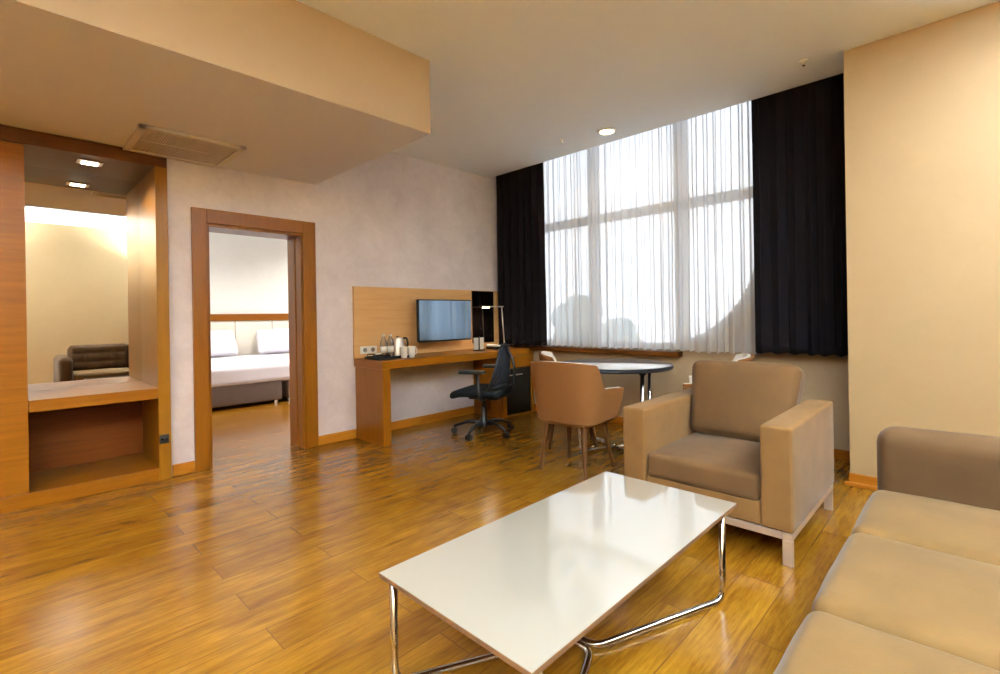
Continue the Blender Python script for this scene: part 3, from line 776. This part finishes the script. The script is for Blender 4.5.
# ------------------------------------------------------------------ outside
struct('ground_outside', abox((5.8, -40, -6.2), (90, 60, -6.0)), 'ground')
def tree(x, y, h, s, seed, label):
    r = random.Random(seed); t = thing('tree', label, 'tree', (x, y, -6), 'trees outside the window')
    bm = nb(); tube(bm, [(x, y, -6), (x + .1, y, -6 + h * .4), (x, y + .1, -6 + h * .8)], .18, 8, .05); obj('trunk', bm, 'bark', t, smooth=True)
    bm = nb()
    for i in range(16):
        a = r.uniform(0, 2 * PI); q = r.uniform(0, 1); f = r.uniform(.35, 1)
        rr = s * (1.1 - f * .75); c0 = Vector((x + math.cos(a) * rr * q, y + math.sin(a) * rr * q, -6 + h * f - .4))
        k = bmesh.ops.create_icosphere(bm, subdivisions=3, radius=s * r.uniform(.35, .55))
        for v_ in k['verts']: v_.co = v_.co * (1 + .35 * noise.noise(v_.co * 3 + c0)) + c0
    obj('crown', bm, 'leaf', t)
tree(15, 10.6, 7.9, 1.5, 1, 'grey-green tree outside, dimly seen through the left half of the sheer curtain')
tree(21, 12.2, 6.6, 1.6, 5, 'lower bushy tree outside, dimly seen through the middle of the sheer curtain')
tree(22, 6.6, 5.9, 1.5, 9, 'low tree outside, dimly seen through the right half of the sheer curtain')

# ------------------------------------------------------------------ light
WARM = (1.0, .86, .68); WARM2 = (1.0, .89, .76); NEUT = (.94, .95, 1.0)
def area(name, loc, size, power, col, rot=(0, 0, 0), spread=150, shape='DISK'):
    l = bpy.data.lights.new(name, 'AREA'); l.energy = power; l.color = col; l.shape = shape; l.size = size
    l.spread = math.radians(spread)
    o = bpy.data.objects.new(name, l); C.objects.link(o); o.location = loc; o.rotation_euler = rot; return o
area('downlight_light', (3.94, 2.41, H2 - .03), .12, 2, WARM2)
area('spotlight_light', (.445, 4.40, 2.24), .09, 7, WARM2)
for i, (x, y, p, c_) in enumerate(((3.3, -.4, 5, WARM), (1.9, -.2, 4, WARM), (.2, -.3, 3, NEUT), (.6, 1.2, 5, NEUT), (-1.2, .6, 4, NEUT), (2.2, -1.2, 3, WARM), (3.35, -1.2, 3, WARM))):  # unseen downlights: some read off wall scallops, the rest added as fill
    downlight(x, y, H2, 'unseen round downlight over the sitting area, put in to light the room', 'added downlights behind the camera')
    area('downlight_light', (x, y, H2 - .03), .14, p, c_)
for i, (x, y) in enumerate(((-.4, 3.3), (-1.4, 3.3))):  # fill downlights added out of view in the lowered ceiling
    downlight(x, y, H1, 'unseen round downlight added in the lowered ceiling as fill light', 'added downlights in the lowered ceiling')
    area('downlight_light', (x, y, H1 - .03), .14, 9, WARM)
area('lamp_light', (3.92, 4.035, 1.23), .06, 1.2, WARM)
for (x, y, p) in ((1.3, 7.4, 30), (3.5, 6.2, 46), (4.4, 7.9, 28)):  # downlights added out of sight to brighten the bedroom
    downlight(x, y, 2.7, 'round downlight added out of sight in the bedroom ceiling', 'added downlights in the bedroom')
    area('bedroom_light', (x, y, 2.66), .16, p, (1.0, .95, .88))

# uplighters added out of view to brighten the ceiling
def uplighter(x, y, label, power, spread=170):
    ul = thing('added_fill_lamp', label, 'lamp', (x, y, 0))
    bm = nb(); lathe(bm, [(.14, 0), (.14, .02), (.02, .03), (.0001, .03)], (x, y, 0), 24); obj('base', bm, 'steel', ul, smooth='auto')
    obj('pole', tube(nb(), [(x, y, .03), (x, y, 1.75)], .014, 10), 'steel', ul, smooth=True)
    bm = nb(); lathe(bm, [(.0001, 0), (.05, 0), (.16, .10), (.155, .10), (.048, .006), (.0001, .006)], (x, y, 1.75), 28); obj('bowl', bm, 'steel', ul, smooth='auto')
    area('added_fill_light', (x, y, 1.87), .26, power, (.68, .87, 1.0), rot=(PI, 0, 0), spread=spread)
uplighter(-1.5, -1.1, 'steel uplighter added behind the camera to brighten the ceiling', 1080, 150)
uplighter(2.3, -1.2, 'steel uplighter added behind the sofa to brighten the ceiling', 270, 125)
w = bpy.data.worlds.new('World'); bpy.context.scene.world = w; w.use_nodes = True
nt = w.node_tree; bg = nt.nodes['Background']
tc_ = nt.nodes.new('ShaderNodeTexCoord'); sp3 = nt.nodes.new('ShaderNodeSeparateXYZ'); rp = nt.nodes.new('ShaderNodeValToRGB')
nt.links.new(tc_.outputs['Generated'], sp3.inputs[0]); nt.links.new(sp3.outputs[2], rp.inputs[0]); nt.links.new(rp.outputs[0], bg.inputs[0])
rp.color_ramp.elements[0].position = 0.0; rp.color_ramp.elements[0].color = (.86, .90, .95, 1)
rp.color_ramp.elements[1].position = .6; rp.color_ramp.elements[1].color = (.80, .89, 1.0, 1)
bg.inputs[1].default_value = 1.9
# daylight through the window: portal only guides the sky's own light
pl = bpy.data.lights.new('window_portal', 'AREA'); pl.shape = 'RECTANGLE'; pl.size = 2.8; pl.size_y = 2.7; pl.cycles.is_portal = True
po = bpy.data.objects.new('window_portal', pl); C.objects.link(po); po.location = (WX + TH + .02, 2.5, 1.95); po.rotation_euler = (0, math.radians(90), 0)

# ------------------------------------------------------------------ camera
YAW, F_, CY_, ROLL = .7714, 485.4, 315.4, -.016
cd = bpy.data.cameras.new('camera'); co = bpy.data.objects.new('camera', cd); C.objects.link(co)
fwd = Vector((math.cos(YAW), math.sin(YAW), 0)); rt0 = Vector((math.sin(YAW), -math.cos(YAW), 0)); up0 = Vector((0, 0, 1))
c_, s_ = math.cos(ROLL), math.sin(ROLL)
rr = rt0 * c_ + up0 * s_; uu = -rt0 * s_ + up0 * c_
mw = Matrix((rr, uu, -fwd)).transposed().to_4x4(); mw.translation = (0, 0, 1.15); co.matrix_world = mw
cd.sensor_fit = 'HORIZONTAL'; cd.sensor_width = 36; cd.lens = F_ / 1000 * 36
cd.shift_y = -(337 - CY_) / 1000.0; cd.shift_x = 0
cd.clip_start = .05
sc = bpy.context.scene; sc.camera = co
sc.view_settings.view_transform = 'Standard'; sc.view_settings.look = 'None'; sc.view_settings.gamma = 1; sc.view_settings.use_curve_mapping = False
sc.view_settings.exposure = 0.85
sc.cycles.use_denoising = True; sc.cycles.max_bounces = 10; sc.cycles.transparent_max_bounces = 24
sc.cycles.diffuse_bounces = 5; sc.cycles.glossy_bounces = 5; sc.cycles.sample_clamp_indirect = 6; sc.cycles.caustics_reflective = False; sc.cycles.caustics_refractive = False
